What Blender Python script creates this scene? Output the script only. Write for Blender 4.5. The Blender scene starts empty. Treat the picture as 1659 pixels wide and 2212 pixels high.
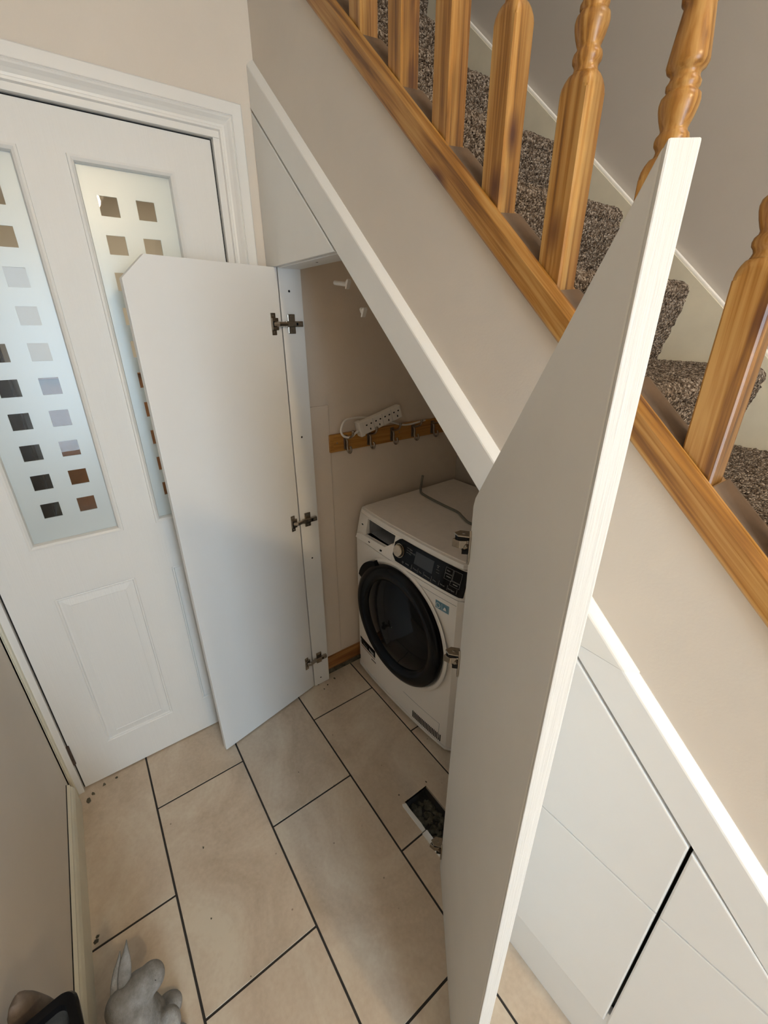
import bpy, bmesh, math, random
import numpy as np
from mathutils import Vector, Matrix
random.seed(4)
S = bpy.context.scene
C = bpy.data.collections.new('room'); S.collection.children.link(C)
PI = math.pi

# ------------------------------------------------------------------ camera
cd = bpy.data.cameras.new('camera'); cam = bpy.data.objects.new('camera', cd); C.objects.link(cam)
cd.sensor_fit = 'HORIZONTAL'; cd.sensor_width = 36.0; cd.lens = 36.0*916.13/1659.0
cd.clip_start = 0.02; cd.clip_end = 100
RT = Vector((0.586006533, 0.810305847, -0.000882151))
UP = Vector((-0.329897505, 0.239573237, 0.913111330))
FW = Vector((-0.740110789, 0.534798185, -0.407709359))
cam.matrix_world = Matrix(((RT.x, UP.x, -FW.x, 0), (RT.y, UP.y, -FW.y, 0), (RT.z, UP.z, -FW.z, 1.55), (0, 0, 0, 1)))
S.camera = cam

# ------------------------------------------------------------------ light and exposure
W = bpy.data.worlds.new('daylight'); S.world = W; W.use_nodes = True
W.node_tree.nodes['Background'].inputs[0].default_value = (0.80, 0.90, 1.0, 1)
W.node_tree.nodes['Background'].inputs[1].default_value = 1.5
def area(name, loc, target, sx, sy, power, col):
    l = bpy.data.lights.new(name, 'AREA'); l.shape = 'RECTANGLE'; l.size = sx; l.size_y = sy
    l.energy = power; l.color = col
    o = bpy.data.objects.new(name, l); C.objects.link(o); o.location = loc
    o.rotation_euler = (Vector(target)-Vector(loc)).to_track_quat('-Z', 'Y').to_euler()
    return o
area('front_door_daylight', (2.155, 0.02, 1.20), (0, 0.12, 0.90), 0.56, 1.66, 21.5, (0.62, 0.82, 1.0))
area('stairwell_fill', (1.4, 1.05, 4.1), (-0.5, 1.0, 1.8), 0.8, 1.0, 20, (1.0, 0.93, 0.82))  # added warm fill over the stairwell; no window is built there
S.view_settings.view_transform = 'Standard'; S.view_settings.look = 'None'
S.view_settings.exposure = 0.75; S.view_settings.gamma = 1.0
S.view_settings.use_curve_mapping = False

# ------------------------------------------------------------------ materials
def nodemat(name):
    m = bpy.data.materials.new(name); m.use_nodes = True
    nt = m.node_tree; return m, nt, nt.nodes['Principled BSDF']
def N(nt, typ, **kw):
    n = nt.nodes.new(typ)
    for k, v in kw.items():
        if k in n.inputs: n.inputs[k].default_value = v
        else: setattr(n, k, v)
    return n
def coords(nt, scale=(1, 1, 1)):
    tc = N(nt, 'ShaderNodeTexCoord'); mp = N(nt, 'ShaderNodeMapping'); mp.inputs['Scale'].default_value = scale
    nt.links.new(tc.outputs['Object'], mp.inputs[0]); return mp.outputs[0]
def ramp(nt, fac, stops):
    r = N(nt, 'ShaderNodeValToRGB'); e = r.color_ramp.elements
    while len(e) < len(stops): e.new(0.5)
    for i, (p, c) in enumerate(stops): e[i].position = p; e[i].color = (*c, 1)
    nt.links.new(fac, r.inputs[0]); return r.outputs[0]
def bump(nt, h, b, strength, dist=0.002):
    n = N(nt, 'ShaderNodeBump', Strength=strength, Distance=dist)
    nt.links.new(h, n.inputs['Height']); nt.links.new(n.outputs[0], b.inputs['Normal']); return n
def plain(name, col, rough=0.5, metal=0.0, var=0.06, scale=6.0, fine=0.15, spec=0.5):
    m, nt, b = nodemat(name); v = coords(nt)
    n = N(nt, 'ShaderNodeTexNoise', Scale=scale, Detail=5.0, Roughness=0.6); nt.links.new(v, n.inputs['Vector'])
    c0 = tuple(min(1, c*(1-var)) for c in col); c1 = tuple(min(1, c*(1+var)) for c in col)
    nt.links.new(ramp(nt, n.outputs[0], [(0.3, c0), (0.7, c1)]), b.inputs['Base Color'])
    b.inputs['Roughness'].default_value = rough; b.inputs['Metallic'].default_value = metal
    b.inputs['Specular IOR Level'].default_value = spec
    if fine:
        f = N(nt, 'ShaderNodeTexNoise', Scale=220.0, Detail=3.0); nt.links.new(v, f.inputs['Vector'])
        bump(nt, f.outputs[0], b, fine, 0.001)
    return m
def grainy(name, col, scale, rough=0.4, strength=0.35, var=0.05):
    """painted board with fine streaks along one axis"""
    m, nt, b = nodemat(name); v = coords(nt, scale)
    n = N(nt, 'ShaderNodeTexNoise', Scale=1.0, Detail=6.0, Roughness=0.7); nt.links.new(v, n.inputs['Vector'])
    nt.links.new(ramp(nt, n.outputs[0], [(0.3, tuple(c*(1-var) for c in col)), (0.7, col)]), b.inputs['Base Color'])
    b.inputs['Roughness'].default_value = rough
    bump(nt, n.outputs[0], b, strength, 0.0015); return m
def wood(name, axis, dark=(0.16, 0.062, 0.012), mid=(0.36, 0.158, 0.028), light=(0.50, 0.275, 0.080), rough=0.34, k=1.0):
    m, nt, b = nodemat(name)
    tc = N(nt, 'ShaderNodeTexCoord'); oi = N(nt, 'ShaderNodeObjectInfo')
    cx = N(nt, 'ShaderNodeCombineXYZ'); mu = N(nt, 'ShaderNodeMath', operation='MULTIPLY'); mu.inputs[1].default_value = 7.0
    nt.links.new(oi.outputs['Random'], mu.inputs[0])
    for i in range(3): nt.links.new(mu.outputs[0], cx.inputs[i])
    ad = N(nt, 'ShaderNodeVectorMath', operation='ADD')
    nt.links.new(tc.outputs['Object'], ad.inputs[0]); nt.links.new(cx.outputs[0], ad.inputs[1])
    def mapped(s_along, s_across):
        mp = N(nt, 'ShaderNodeMapping'); sc = [s_across]*3; sc[axis] = s_along; mp.inputs['Scale'].default_value = sc
        nt.links.new(ad.outputs[0], mp.inputs[0]); return mp.outputs[0]
    # knots: sparse stretched cells that also bend the grain
    vo = N(nt, 'ShaderNodeTexVoronoi', Scale=1.0); nt.links.new(mapped(6.5*k, 15*k), vo.inputs['Vector'])
    kn = N(nt, 'ShaderNodeMapRange'); kn.inputs['From Min'].default_value = 0.05; kn.inputs['From Max'].default_value = 0.24
    kn.inputs['To Min'].default_value = 1.0; kn.inputs['To Max'].default_value = 0.0; nt.links.new(vo.outputs['Distance'], kn.inputs['Value'])
    wv = N(nt, 'ShaderNodeTexNoise', Scale=1.0, Detail=4.0, Roughness=0.55, Distortion=0.6); nt.links.new(mapped(3.0, 110), wv.inputs['Vector'])
    big = N(nt, 'ShaderNodeTexNoise', Scale=1.0, Detail=2.0); nt.links.new(mapped(5, 16), big.inputs['Vector'])
    mx = N(nt, 'ShaderNodeMath', operation='MULTIPLY_ADD'); mx.inputs[1].default_value = 0.75; nt.links.new(wv.outputs[0], mx.inputs[0])
    m2 = N(nt, 'ShaderNodeMath', operation='MULTIPLY'); m2.inputs[1].default_value = 0.28; nt.links.new(big.outputs[0], m2.inputs[0])
    nt.links.new(m2.outputs[0], mx.inputs[2])
    col = ramp(nt, mx.outputs[0], [(0.38, dark), (0.50, mid), (0.63, light)])
    mk = N(nt, 'ShaderNodeMix', data_type='RGBA'); nt.links.new(kn.outputs[0], mk.inputs[0]); nt.links.new(col, mk.inputs[6])
    mk.inputs[7].default_value = (0.10, 0.03, 0.012, 1)
    nt.links.new(mk.outputs[2], b.inputs['Base Color'])
    b.inputs['Roughness'].default_value = rough; b.inputs['Coat Weight'].default_value = 0.08; b.inputs['Coat Roughness'].default_value = 0.2
    bump(nt, wv.outputs[0], b, 0.2, 0.001); return m
def metal(name, col, rough): return plain(name, col, rough, 1.0, 0.12, 60, 0.05)

M = {}
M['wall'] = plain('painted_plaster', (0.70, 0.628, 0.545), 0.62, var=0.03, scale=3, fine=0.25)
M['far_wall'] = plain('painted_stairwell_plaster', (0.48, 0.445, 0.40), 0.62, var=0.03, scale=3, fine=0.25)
M['cup_wall'] = plain('painted_cupboard_plaster', (0.76, 0.655, 0.545), 0.6, var=0.04, scale=4, fine=0.3)
M['ceiling'] = plain('ceiling_paint', (0.88, 0.85, 0.80), 0.7, var=0.02)
M['white'] = plain('white_gloss_paint', (0.80, 0.785, 0.755), 0.38, var=0.02, scale=4, fine=0.06)
M['panel_white'] = plain('white_cupboard_paint', (0.82, 0.815, 0.80), 0.42, var=0.015, scale=3, fine=0.06)
M['edge_white'] = grainy('brushed_white_edge', (0.74, 0.73, 0.70), (220, 220, 6), 0.45, 0.7, 0.06)
M['slope_white'] = plain('white_board_paint', (0.82, 0.805, 0.77), 0.36, var=0.02, fine=0.05)
M['cream'] = plain('cream_aged_gloss', (0.72, 0.68, 0.55), 0.36, var=0.06, scale=9, fine=0.1)
M['door_white'] = grainy('moulded_door_paint', (0.80, 0.79, 0.765), (90, 240, 5), 0.4, 0.6, 0.02)
M['pine_z'] = wood('orange_pine_upright', 2)
M['pine_x'] = wood('orange_pine_rail', 0)
M['pine_dust'] = plain('dusty_pine_fillet', (0.17, 0.108, 0.064), 0.8, var=0.2, scale=20)
M['skirt_wood'] = wood('dark_varnished_skirting', 1, (0.16, 0.055, 0.012), (0.34, 0.14, 0.035), (0.44, 0.21, 0.06), 0.5)
M['rack_wood'] = wood('honey_rack_board', 1, (0.30, 0.12, 0.02), (0.46, 0.215, 0.045), (0.52, 0.26, 0.06), 0.45)
M['chrome'] = metal('hinge_nickel', (0.40, 0.355, 0.30), 0.26)
M['dark_metal'] = metal('pewter_hook', (0.33, 0.28, 0.23), 0.3)
M['rust'] = plain('rusty_hinge_steel', (0.10, 0.07, 0.055), 0.6, 0.5, 0.4, 60)
M['black'] = plain('black_gap', (0.012, 0.011, 0.010), 0.8, var=0.02, fine=0)
M['grout'] = plain('dark_grout', (0.035, 0.030, 0.026), 0.9, var=0.2, scale=60)
M['appliance'] = plain('appliance_white', (0.86, 0.825, 0.78), 0.32, var=0.01, fine=0.02)
M['appliance_top'] = plain('appliance_top_laminate', (0.84, 0.775, 0.71), 0.45, var=0.03, scale=40, fine=0.12)
M['gloss_black'] = plain('gloss_black_plastic', (0.004, 0.004, 0.005), 0.06, var=0.1, fine=0, spec=0.16)
M['satin_black'] = plain('satin_black_plastic', (0.006, 0.006, 0.007), 0.22, var=0.1, fine=0, spec=0.14)
M['display'] = plain('display_glass', (0.030, 0.031, 0.032), 0.18, var=0.05, fine=0)
M['tub'] = plain('drawer_well_plastic', (0.30, 0.31, 0.33), 0.5, var=0.05, fine=0)
M['champagne'] = metal('brushed_champagne', (0.62, 0.53, 0.41), 0.30)
M['print'] = plain('panel_print', (0.30, 0.30, 0.29), 0.6, var=0.02, fine=0)
M['print_white'] = plain('white_print', (0.80, 0.79, 0.78), 0.6, var=0.02, fine=0)
M['print_grey'] = plain('grey_print', (0.18, 0.20, 0.19), 0.6, var=0.02, fine=0)
M['print_red'] = plain('red_brown_print', (0.24, 0.07, 0.05), 0.6, var=0.02, fine=0)
M['print_black'] = plain('black_print', (0.02, 0.02, 0.02), 0.6, var=0.02, fine=0)
M['blue'] = plain('blue_sticker', (0.13, 0.27, 0.35), 0.5, var=0.05, fine=0)
M['plastic'] = plain('white_plastic', (0.76, 0.71, 0.65), 0.4, var=0.03, fine=0)
M['cable_grey'] = plain('grey_cable', (0.17, 0.165, 0.14), 0.5, var=0.06, fine=0)
M['stone'] = None
M['rubble'] = plain('broken_screed', (0.09, 0.08, 0.055), 0.95, var=0.7, scale=45, fine=0.9)
M['ply_edge'] = plain('bare_board_edge', (0.36, 0.20, 0.10), 0.7, var=0.1)
M['bag'] = plain('grey_brown_cloth', (0.16, 0.125, 0.10), 0.75, var=0.3, scale=30, fine=0.6)
M['bin_liner'] = plain('dark_grey_liner', (0.040, 0.041, 0.040), 0.55, var=0.6, scale=25, fine=0.4, spec=0.05)
M['dark_reflection'] = plain('dark_reflection_block', (0.012, 0.012, 0.016), 0.35, var=0.2)
M['brown_reflection'] = plain('brown_reflection_tone', (0.20, 0.085, 0.03), 0.4, var=0.3, scale=10)

def tile_mat():
    m, nt, b = nodemat('beige_stone_tile')
    tc = N(nt, 'ShaderNodeTexCoord'); oi = N(nt, 'ShaderNodeObjectInfo')
    ad = N(nt, 'ShaderNodeVectorMath', operation='ADD'); cx = N(nt, 'ShaderNodeCombineXYZ')
    mu = N(nt, 'ShaderNodeMath', operation='MULTIPLY'); mu.inputs[1].default_value = 11.0; nt.links.new(oi.outputs['Random'], mu.inputs[0])
    nt.links.new(mu.outputs[0], cx.inputs[0]); nt.links.new(mu.outputs[0], cx.inputs[2])
    nt.links.new(tc.outputs['Object'], ad.inputs[0]); nt.links.new(cx.outputs[0], ad.inputs[1])
    n1 = N(nt, 'ShaderNodeTexNoise', Scale=3.2, Detail=7.0, Roughness=0.62, Distortion=1.1); nt.links.new(ad.outputs[0], n1.inputs['Vector'])
    n2 = N(nt, 'ShaderNodeTexNoise', Scale=90.0, Detail=3.0); nt.links.new(ad.outputs[0], n2.inputs['Vector'])
    mx = N(nt, 'ShaderNodeMath', operation='MULTIPLY_ADD'); mx.inputs[1].default_value = 0.25; nt.links.new(n2.outputs[0], mx.inputs[0]); nt.links.new(n1.outputs[0], mx.inputs[2])
    col = ramp(nt, mx.outputs[0], [(0.42, (0.50, 0.40, 0.295)), (0.60, (0.61, 0.50, 0.385)), (0.80, (0.70, 0.61, 0.485))])
    # small brown chips and dirt specks
    vo = N(nt, 'ShaderNodeTexVoronoi', Scale=16.0); nt.links.new(ad.outputs[0], vo.inputs['Vector'])
    mr = N(nt, 'ShaderNodeMapRange'); mr.inputs['From Min'].default_value = 0.02; mr.inputs['From Max'].default_value = 0.055
    mr.inputs['To Min'].default_value = 0.75; mr.inputs['To Max'].default_value = 0; nt.links.new(vo.outputs['Distance'], mr.inputs['Value'])
    mk = N(nt, 'ShaderNodeMix', data_type='RGBA'); nt.links.new(mr.outputs[0], mk.inputs[0]); nt.links.new(col, mk.inputs[6]); mk.inputs[7].default_value = (0.16, 0.10, 0.06, 1)
    nt.links.new(mk.outputs[2], b.inputs['Base Color'])
    b.inputs['Roughness'].default_value = 0.36; bump(nt, n2.outputs[0], b, 0.18, 0.001); return m
M['tile'] = tile_mat()

def carpet_mat():
    m, nt, b = nodemat('speckled_loop_carpet'); v = coords(nt, (1, 1, 1))
    vo = N(nt, 'ShaderNodeTexVoronoi', Scale=230.0, Randomness=1.0); nt.links.new(v, vo.inputs['Vector'])
    sp = N(nt, 'ShaderNodeSeparateColor'); nt.links.new(vo.outputs['Color'], sp.inputs[0])
    col = ramp(nt, sp.outputs[0], [(0.0, (0.045, 0.033, 0.025)), (0.34, (0.125, 0.092, 0.068)), (0.66, (0.235, 0.185, 0.145)), (0.92, (0.41, 0.35, 0.295))])
    nt.links.new(col, b.inputs['Base Color']); b.inputs['Roughness'].default_value = 0.95
    b.inputs['Specular IOR Level'].default_value = 0.1
    inv = N(nt, 'ShaderNodeMath', operation='SUBTRACT'); inv.inputs[0].default_value = 1.0; nt.links.new(vo.outputs['Distance'], inv.inputs[1])
    bump(nt, inv.outputs[0], b, 1.0, 0.006); return m
M['carpet'] = carpet_mat()

def stone_mat():
    m, nt, b = nodemat('weathered_cast_stone'); v = coords(nt)
    n1 = N(nt, 'ShaderNodeTexNoise', Scale=14.0, Detail=8.0, Roughness=0.7); nt.links.new(v, n1.inputs['Vector'])
    nt.links.new(ramp(nt, n1.outputs[0], [(0.3, (0.12, 0.11, 0.095)), (0.55, (0.28, 0.27, 0.255)), (0.72, (0.42, 0.42, 0.41))]), b.inputs['Base Color'])
    n2 = N(nt, 'ShaderNodeTexNoise', Scale=170.0, Detail=4.0); nt.links.new(v, n2.inputs['Vector'])
    b.inputs['Roughness'].default_value = 0.9; bump(nt, n2.outputs[0], b, 0.6, 0.003); return m
M['stone'] = stone_mat()

def frost_mat():
    m, nt, b = nodemat('frosted_glass')
    nt.nodes.remove(b); out = nt.nodes['Material Output']
    d = N(nt, 'ShaderNodeBsdfDiffuse'); d.inputs[0].default_value = (0.60, 0.65, 0.66, 1)
    r = N(nt, 'ShaderNodeBsdfTranslucent'); r.inputs[0].default_value = (0.85, 0.90, 0.90, 1)
    g = N(nt, 'ShaderNodeBsdfGlossy', Roughness=0.32); g.inputs[0].default_value = (0.9, 0.92, 0.93, 1)
    m1 = N(nt, 'ShaderNodeMixShader', Fac=0.36); nt.links.new(d.outputs[0], m1.inputs[1]); nt.links.new(r.outputs[0], m1.inputs[2])
    m2 = N(nt, 'ShaderNodeMixShader', Fac=0.10); nt.links.new(m1.outputs[0], m2.inputs[1]); nt.links.new(g.outputs[0], m2.inputs[2])
    nt.links.new(m2.outputs[0], out.inputs[0]); return m
M['frost'] = frost_mat()
def glass_mat():
    m, nt, b = nodemat('clear_glass')
    nt.nodes.remove(b); out = nt.nodes['Material Output']
    t = N(nt, 'ShaderNodeBsdfTransparent'); t.inputs[0].default_value = (0.93, 0.95, 0.95, 1)
    g = N(nt, 'ShaderNodeBsdfGlossy', Roughness=0.01)
    fr = N(nt, 'ShaderNodeFresnel', IOR=1.32); mx = N(nt, 'ShaderNodeMixShader')
    nt.links.new(fr.outputs[0], mx.inputs[0]); nt.links.new(t.outputs[0], mx.inputs[1]); nt.links.new(g.outputs[0], mx.inputs[2])
    nt.links.new(mx.outputs[0], out.inputs[0]); return m
M['glass'] = glass_mat()
def emit_mat(name, col, s):
    m, nt, b = nodemat(name); b.inputs['Emission Color'].default_value = (*col, 1); b.inputs['Emission Strength'].default_value = s
    b.inputs['Base Color'].default_value = (*col, 1); return m
M['lamp'] = emit_mat('lamp_globe', (1.0, 0.76, 0.46), 205)

# ------------------------------------------------------------------ mesh helpers
def mesh_of(name, bm, mat, smooth=False):
    bmesh.ops.recalc_face_normals(bm, faces=bm.faces)
    me = bpy.data.meshes.new(name); bm.to_mesh(me); bm.free()
    if smooth:
        me.polygons.foreach_set('use_smooth', [True]*len(me.polygons))
    me.materials.append(M[mat] if isinstance(mat, str) else mat); return me
def put(name, me, parent=None, loc=None, rot=None):
    o = bpy.data.objects.new(name, me); C.objects.link(o)
    if parent is not None: o.parent = parent
    if loc is not None: o.location = loc
    if rot is not None: o.rotation_euler = rot
    return o
def obj(name, bm, mat, parent=None, loc=None, rot=None, smooth=False):
    return put(name, mesh_of(name, bm, mat, smooth), parent, loc, rot)
def tag(o, label=None, cat=None, group=None, kind=None):
    if label: o['label'] = label
    if cat: o['category'] = cat
    if group: o['group'] = group
    if kind: o['kind'] = kind
    return o
def thing(name, label, cat, loc=(0, 0, 0), rotz=0.0, group=None, kind=None):
    o = bpy.data.objects.new(name, None); C.objects.link(o); o.empty_display_size = 0.05
    o.location = loc; o.rotation_euler = (0, 0, rotz); return tag(o, label, cat, group, kind)
def struct(name, bm, mat, smooth=False, label=None): 
    return tag(obj(name, bm, mat, smooth=smooth), label, kind='structure')
def box(bm, x0, x1, y0, y1, z0, z1, bev=0.0, seg=2):
    r = bmesh.ops.create_cube(bm, size=1.0); vs = r['verts']
    for v in vs:
        v.co.x = x0+(v.co.x+0.5)*(x1-x0); v.co.y = y0+(v.co.y+0.5)*(y1-y0); v.co.z = z0+(v.co.z+0.5)*(z1-z0)
    if bev:
        es = {e for v in vs for e in v.link_edges}
        bmesh.ops.bevel(bm, geom=list(es), offset=bev, segments=seg, affect='EDGES', profile=0.6)
    return bm
def B(*a, **k): return box(bmesh.new(), *a, **k)
def boxes(lst, bev=0.0):
    bm = bmesh.new()
    for a in lst: box(bm, *a, bev=bev)
    return bm
def prism(poly, axis, d0, d1, bev=0.0, bm=None, seg=2):
    """polygon given in the two other axes (in order), extruded along axis from d0 to d1"""
    bm = bm or bmesh.new(); ix = [i for i in range(3) if i != axis]
    def P(p, d):
        c = [0, 0, 0]; c[ix[0]], c[ix[1]] = p; c[axis] = d; return bm.verts.new(c)
    a = [P(p, d0) for p in poly]; b = [P(p, d1) for p in poly]; n = len(poly); fs = []
    fs.append(bm.faces.new(a)); fs.append(bm.faces.new(b[::-1]))
    for i in range(n): fs.append(bm.faces.new([a[i], b[i], b[(i+1) % n], a[(i+1) % n]]))
    if bev:
        es = {e for f in fs for e in f.edges}
        bmesh.ops.bevel(bm, geom=list(es), offset=bev, segments=seg, affect='EDGES', profile=0.6)
    return bm
def lathe(prof, n=24, bm=None, cx=0, cy=0, cap=True):
    bm = bm or bmesh.new(); rings = []
    for r, z in prof:
        rings.append([bm.verts.new((cx+r*math.cos(2*PI*i/n), cy+r*math.sin(2*PI*i/n), z)) for i in range(n)])
    for a, b in zip(rings, rings[1:]):
        for i in range(n): bm.faces.new([a[i], a[(i+1) % n], b[(i+1) % n], b[i]])
    if cap: bm.faces.new(rings[0][::-1]); bm.faces.new(rings[-1])
    return bm
def smooth_path(pts, sub=6):
    P = [Vector(p) for p in pts]; out = []
    for i in range(len(P)-1):
        p0 = P[max(i-1, 0)]; p1 = P[i]; p2 = P[i+1]; p3 = P[min(i+2, len(P)-1)]
        for k in range(sub):
            t = k/sub
            out.append(0.5*((2*p1)+(p2-p0)*t+(2*p0-5*p1+4*p2-p3)*t*t+(3*p1-p0-3*p2+p3)*t*t*t))
    return out+[P[-1]]
def tube(pts, r, n=10, bm=None, radii=None):
    bm = bm or bmesh.new(); rings = []; pts = [Vector(p) for p in pts]; prev = None
    for i, p in enumerate(pts):
        t = (pts[min(i+1, len(pts)-1)]-pts[max(i-1, 0)]).normalized()
        if prev is None: u = t.orthogonal().normalized()
        else: u = (prev-t*prev.dot(t)).normalized()
        prev = u; w = t.cross(u); rr = radii[i] if radii else r
        rings.append([bm.verts.new(p+(u*math.cos(2*PI*k/n)+w*math.sin(2*PI*k/n))*rr) for k in range(n)])
    for a, b in zip(rings, rings[1:]):
        for k in range(n): bm.faces.new([a[k], a[(k+1) % n], b[(k+1) % n], b[k]])
    bm.faces.new(rings[0][::-1]); bm.faces.new(rings[-1]); return bm
def text(name, body, size, mat, parent, loc, rot, align='LEFT'):
    cu = bpy.data.curves.new(name, 'FONT'); cu.body = body; cu.size = size; cu.extrude = 0.0002; cu.align_x = align
    t = bpy.data.objects.new(name, cu); C.objects.link(t); bpy.context.view_layer.update()
    me = bpy.data.meshes.new_from_object(t.evaluated_get(bpy.context.evaluated_depsgraph_get()))
    bpy.data.objects.remove(t); me.materials.clear(); me.materials.append(M[mat]); return put(name, me, parent, loc, rot)

# ------------------------------------------------------------------ measures of the place (metres)
XE = -1.440          # end wall face (hall side); the glazed door sits in it
XC = -1.425          # same wall inside the cupboard
YL = -0.328          # left wall face
YF = 0.590           # outer face of cupboard doors and frame
YW = 0.610           # face of the plastered wall under the stairs
YR = 1.470           # wall on the far side of the stairs
ZC = 2.42
XB = 2.20
sl = lambda x, c, k=0.8915: c-k*x      # sloping lines: z = c - k x

# ------------------------------------------------------------------ floor with single tiles
HX0, HX1, HY0, HY1 = -0.730, -0.515, 0.617, 0.716      # broken-out hole
floor = struct('floor', boxes([(-4.2, HX0, -2.2, 1.6, -0.06, -0.0018), (HX1, XB+0.2, -2.2, 1.6, -0.06, -0.0018),
                               (HX0, HX1, -2.2, HY0, -0.06, -0.0018), (HX0, HX1, HY1, 1.6, -0.06, -0.0018),
                               (HX0-0.01, HX1+0.01, HY0-0.01, HY1+0.01, -0.075, -0.045)]), 'grout', label='beige stone tile floor with dark grout')
rows = [(-0.402, -0.098, -0.9176), (-0.098, 0.206, -1.218), (0.206, 0.513, -0.926), (0.513, 0.815, -1.223), (0.815, 1.119, -0.940), (1.119, 1.423, -1.22)]
PIT = 0.6075; g = 0.0030
tile_me = {}
for (y0, y1, xs) in rows:
    k = -1
    while xs+PIT*k < XB:
        a, b = xs+PIT*k+g, xs+PIT*(k+1)-g; k += 1
        a = max(a, -1.60) if y1 < 0.6 else max(a, XC)
        if b < -1.5 or b-a < 0.02: continue
        ya, yb = max(y0+g, YL-0.01), min(y1-g, YR)
        if ya < HY0 < yb and b > HX0 and a < HX1:                   # tiles notched around the hole
            if a < HX0: poly = [(a, ya), (b, ya), (b, HY0), (HX0, HY0), (HX0, HY1), (b, HY1), (b, yb), (a, yb)]
            else: poly = [(a, ya), (b, ya), (b, yb), (a, yb), (a, HY1), (HX1, HY1), (HX1, HY0), (a, HY0)]
            cxm, cym = (a+b)/2, (ya+yb)/2
            obj('tile', prism([(p[0]-cxm, p[1]-cym) for p in poly], 2, -0.012, 0.0), 'tile', floor, (cxm, cym, 0)); continue
        key = (round(b-a, 4), round(yb-ya, 4))
        if key not in tile_me:
            w, d = (b-a)/2, (yb-ya)/2; tile_me[key] = mesh_of('tile', B(-w, w, -d, d, -0.012, 0.0, bev=0.0006, seg=1), 'tile')
        put('tile', tile_me[key], floor, ((a+b)/2, (ya+yb)/2, 0))
bm = bmesh.new()                                                     # rubble in the hole
for i in range(150):
    x, y = random.uniform(HX0+0.008, HX1-0.008), random.uniform(HY0+0.008, HY1-0.008); s = random.uniform(0.003, 0.011)
    r = bmesh.ops.create_icosphere(bm, subdivisions=1, radius=s)
    for v in r['verts']: v.co = Vector((x+v.co.x*random.uniform(.7, 1.5), y+v.co.y*random.uniform(.7, 1.3), -0.043+v.co.z*.7+random.uniform(0, .002)))
o = obj('rubble', bm, 'rubble', floor); tag(o, 'crumbled screed in the broken hole', kind='stuff')
bm = bmesh.new()
for (x, y, r) in ((-0.935, -0.300, 0.011), (-0.945, -0.296, 0.008), (-0.80, -0.03, 0.004), (-1.00, 0.00, 0.005), (-1.39, 0.62, 0.010), (-1.36, 0.655, 0.007), (-1.345, 0.63, 0.006), (-1.392, -0.290, 0.014), (-1.41, -0.275, 0.012), (-1.425, -0.24, 0.010), (-1.43, -0.20, 0.008), (-1.375, 0.700, 0.010), (-0.49, 0.05, 0.003), (-0.62, 0.02, 0.003), (-1.05, 0.36, 0.003), (-0.76, 0.615, 0.005), (-0.74, 0.725, 0.006)):
    n = 7; vs = [bm.verts.new((x+r*random.uniform(.35, 1)*math.cos(2*PI*k/n), y+r*random.uniform(.3, .7)*math.sin(2*PI*k/n), 0.0008)) for k in range(n)]
    t_ = bm.verts.new((x, y, 0.002))
    for k in range(n): bm.faces.new([vs[k], vs[(k+1) % n], t_])
tag(obj('dirt', bm, 'rubble', floor), 'specks of dirt on the tiles', kind='stuff')
obj('threshold_strip', prism([(-0.728, 0.604), (-0.722, 0.601), (-0.618, 0.603), (-0.618, 0.6165), (-0.64, 0.6175), (-0.70, 0.615), (-0.722, 0.617)], 2, -0.002, 0.004, bev=0.0015), 'white', floor)
obj('threshold_strip', prism([(-0.614, 0.599), (-0.47, 0.601), (-0.47, 0.619), (-0.614, 0.619)], 2, -0.002, 0.006, bev=0.0015), 'slope_white', floor)

# ------------------------------------------------------------------ walls and ceiling
struct('wall_left', B(XE-0.12, XB+0.1, YL-0.10, YL, 0, ZC+0.1), 'wall')
DY0, DY1, DZ = -0.303, 0.478, 2.006                                  # opening of the glazed door
struct('wall_end', boxes([(XE-0.12, XE, -2.2, DY0, 0, 4.9), (XE-0.12, XE, DY1, YW+0.05, 1.75, 4.9), (XE-0.12, XE, DY1, YW+0.01, 0, 1.75),
                          (XE-0.12, XE, DY0, DY1, DZ, 4.9)]), 'wall')
struct('wall_cupboard_end', B(XE-0.12, XC, YW+0.01, YR+0.1, 0, 2.02), 'cup_wall')
o = struct('wall_cupboard_patch', B(XC-0.01, XC+0.006, 0.679, 0.772, 0.10, 1.27, bev=0.005, seg=3), 'cup_wall', smooth=False)
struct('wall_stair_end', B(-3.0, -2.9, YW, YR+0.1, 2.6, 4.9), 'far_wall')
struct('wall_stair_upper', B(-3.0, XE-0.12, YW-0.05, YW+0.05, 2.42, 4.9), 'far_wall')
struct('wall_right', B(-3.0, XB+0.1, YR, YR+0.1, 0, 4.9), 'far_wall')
struct('ceiling', boxes([(XE, XB, YL, YW+0.05, ZC, ZC+0.1), (-3.0, XB+0.1, YW-0.06, YR+0.1, 4.9, 5.0), (XE, XB, YW-0.04, YW+0.05, ZC, 4.9)]), 'ceiling')
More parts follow.
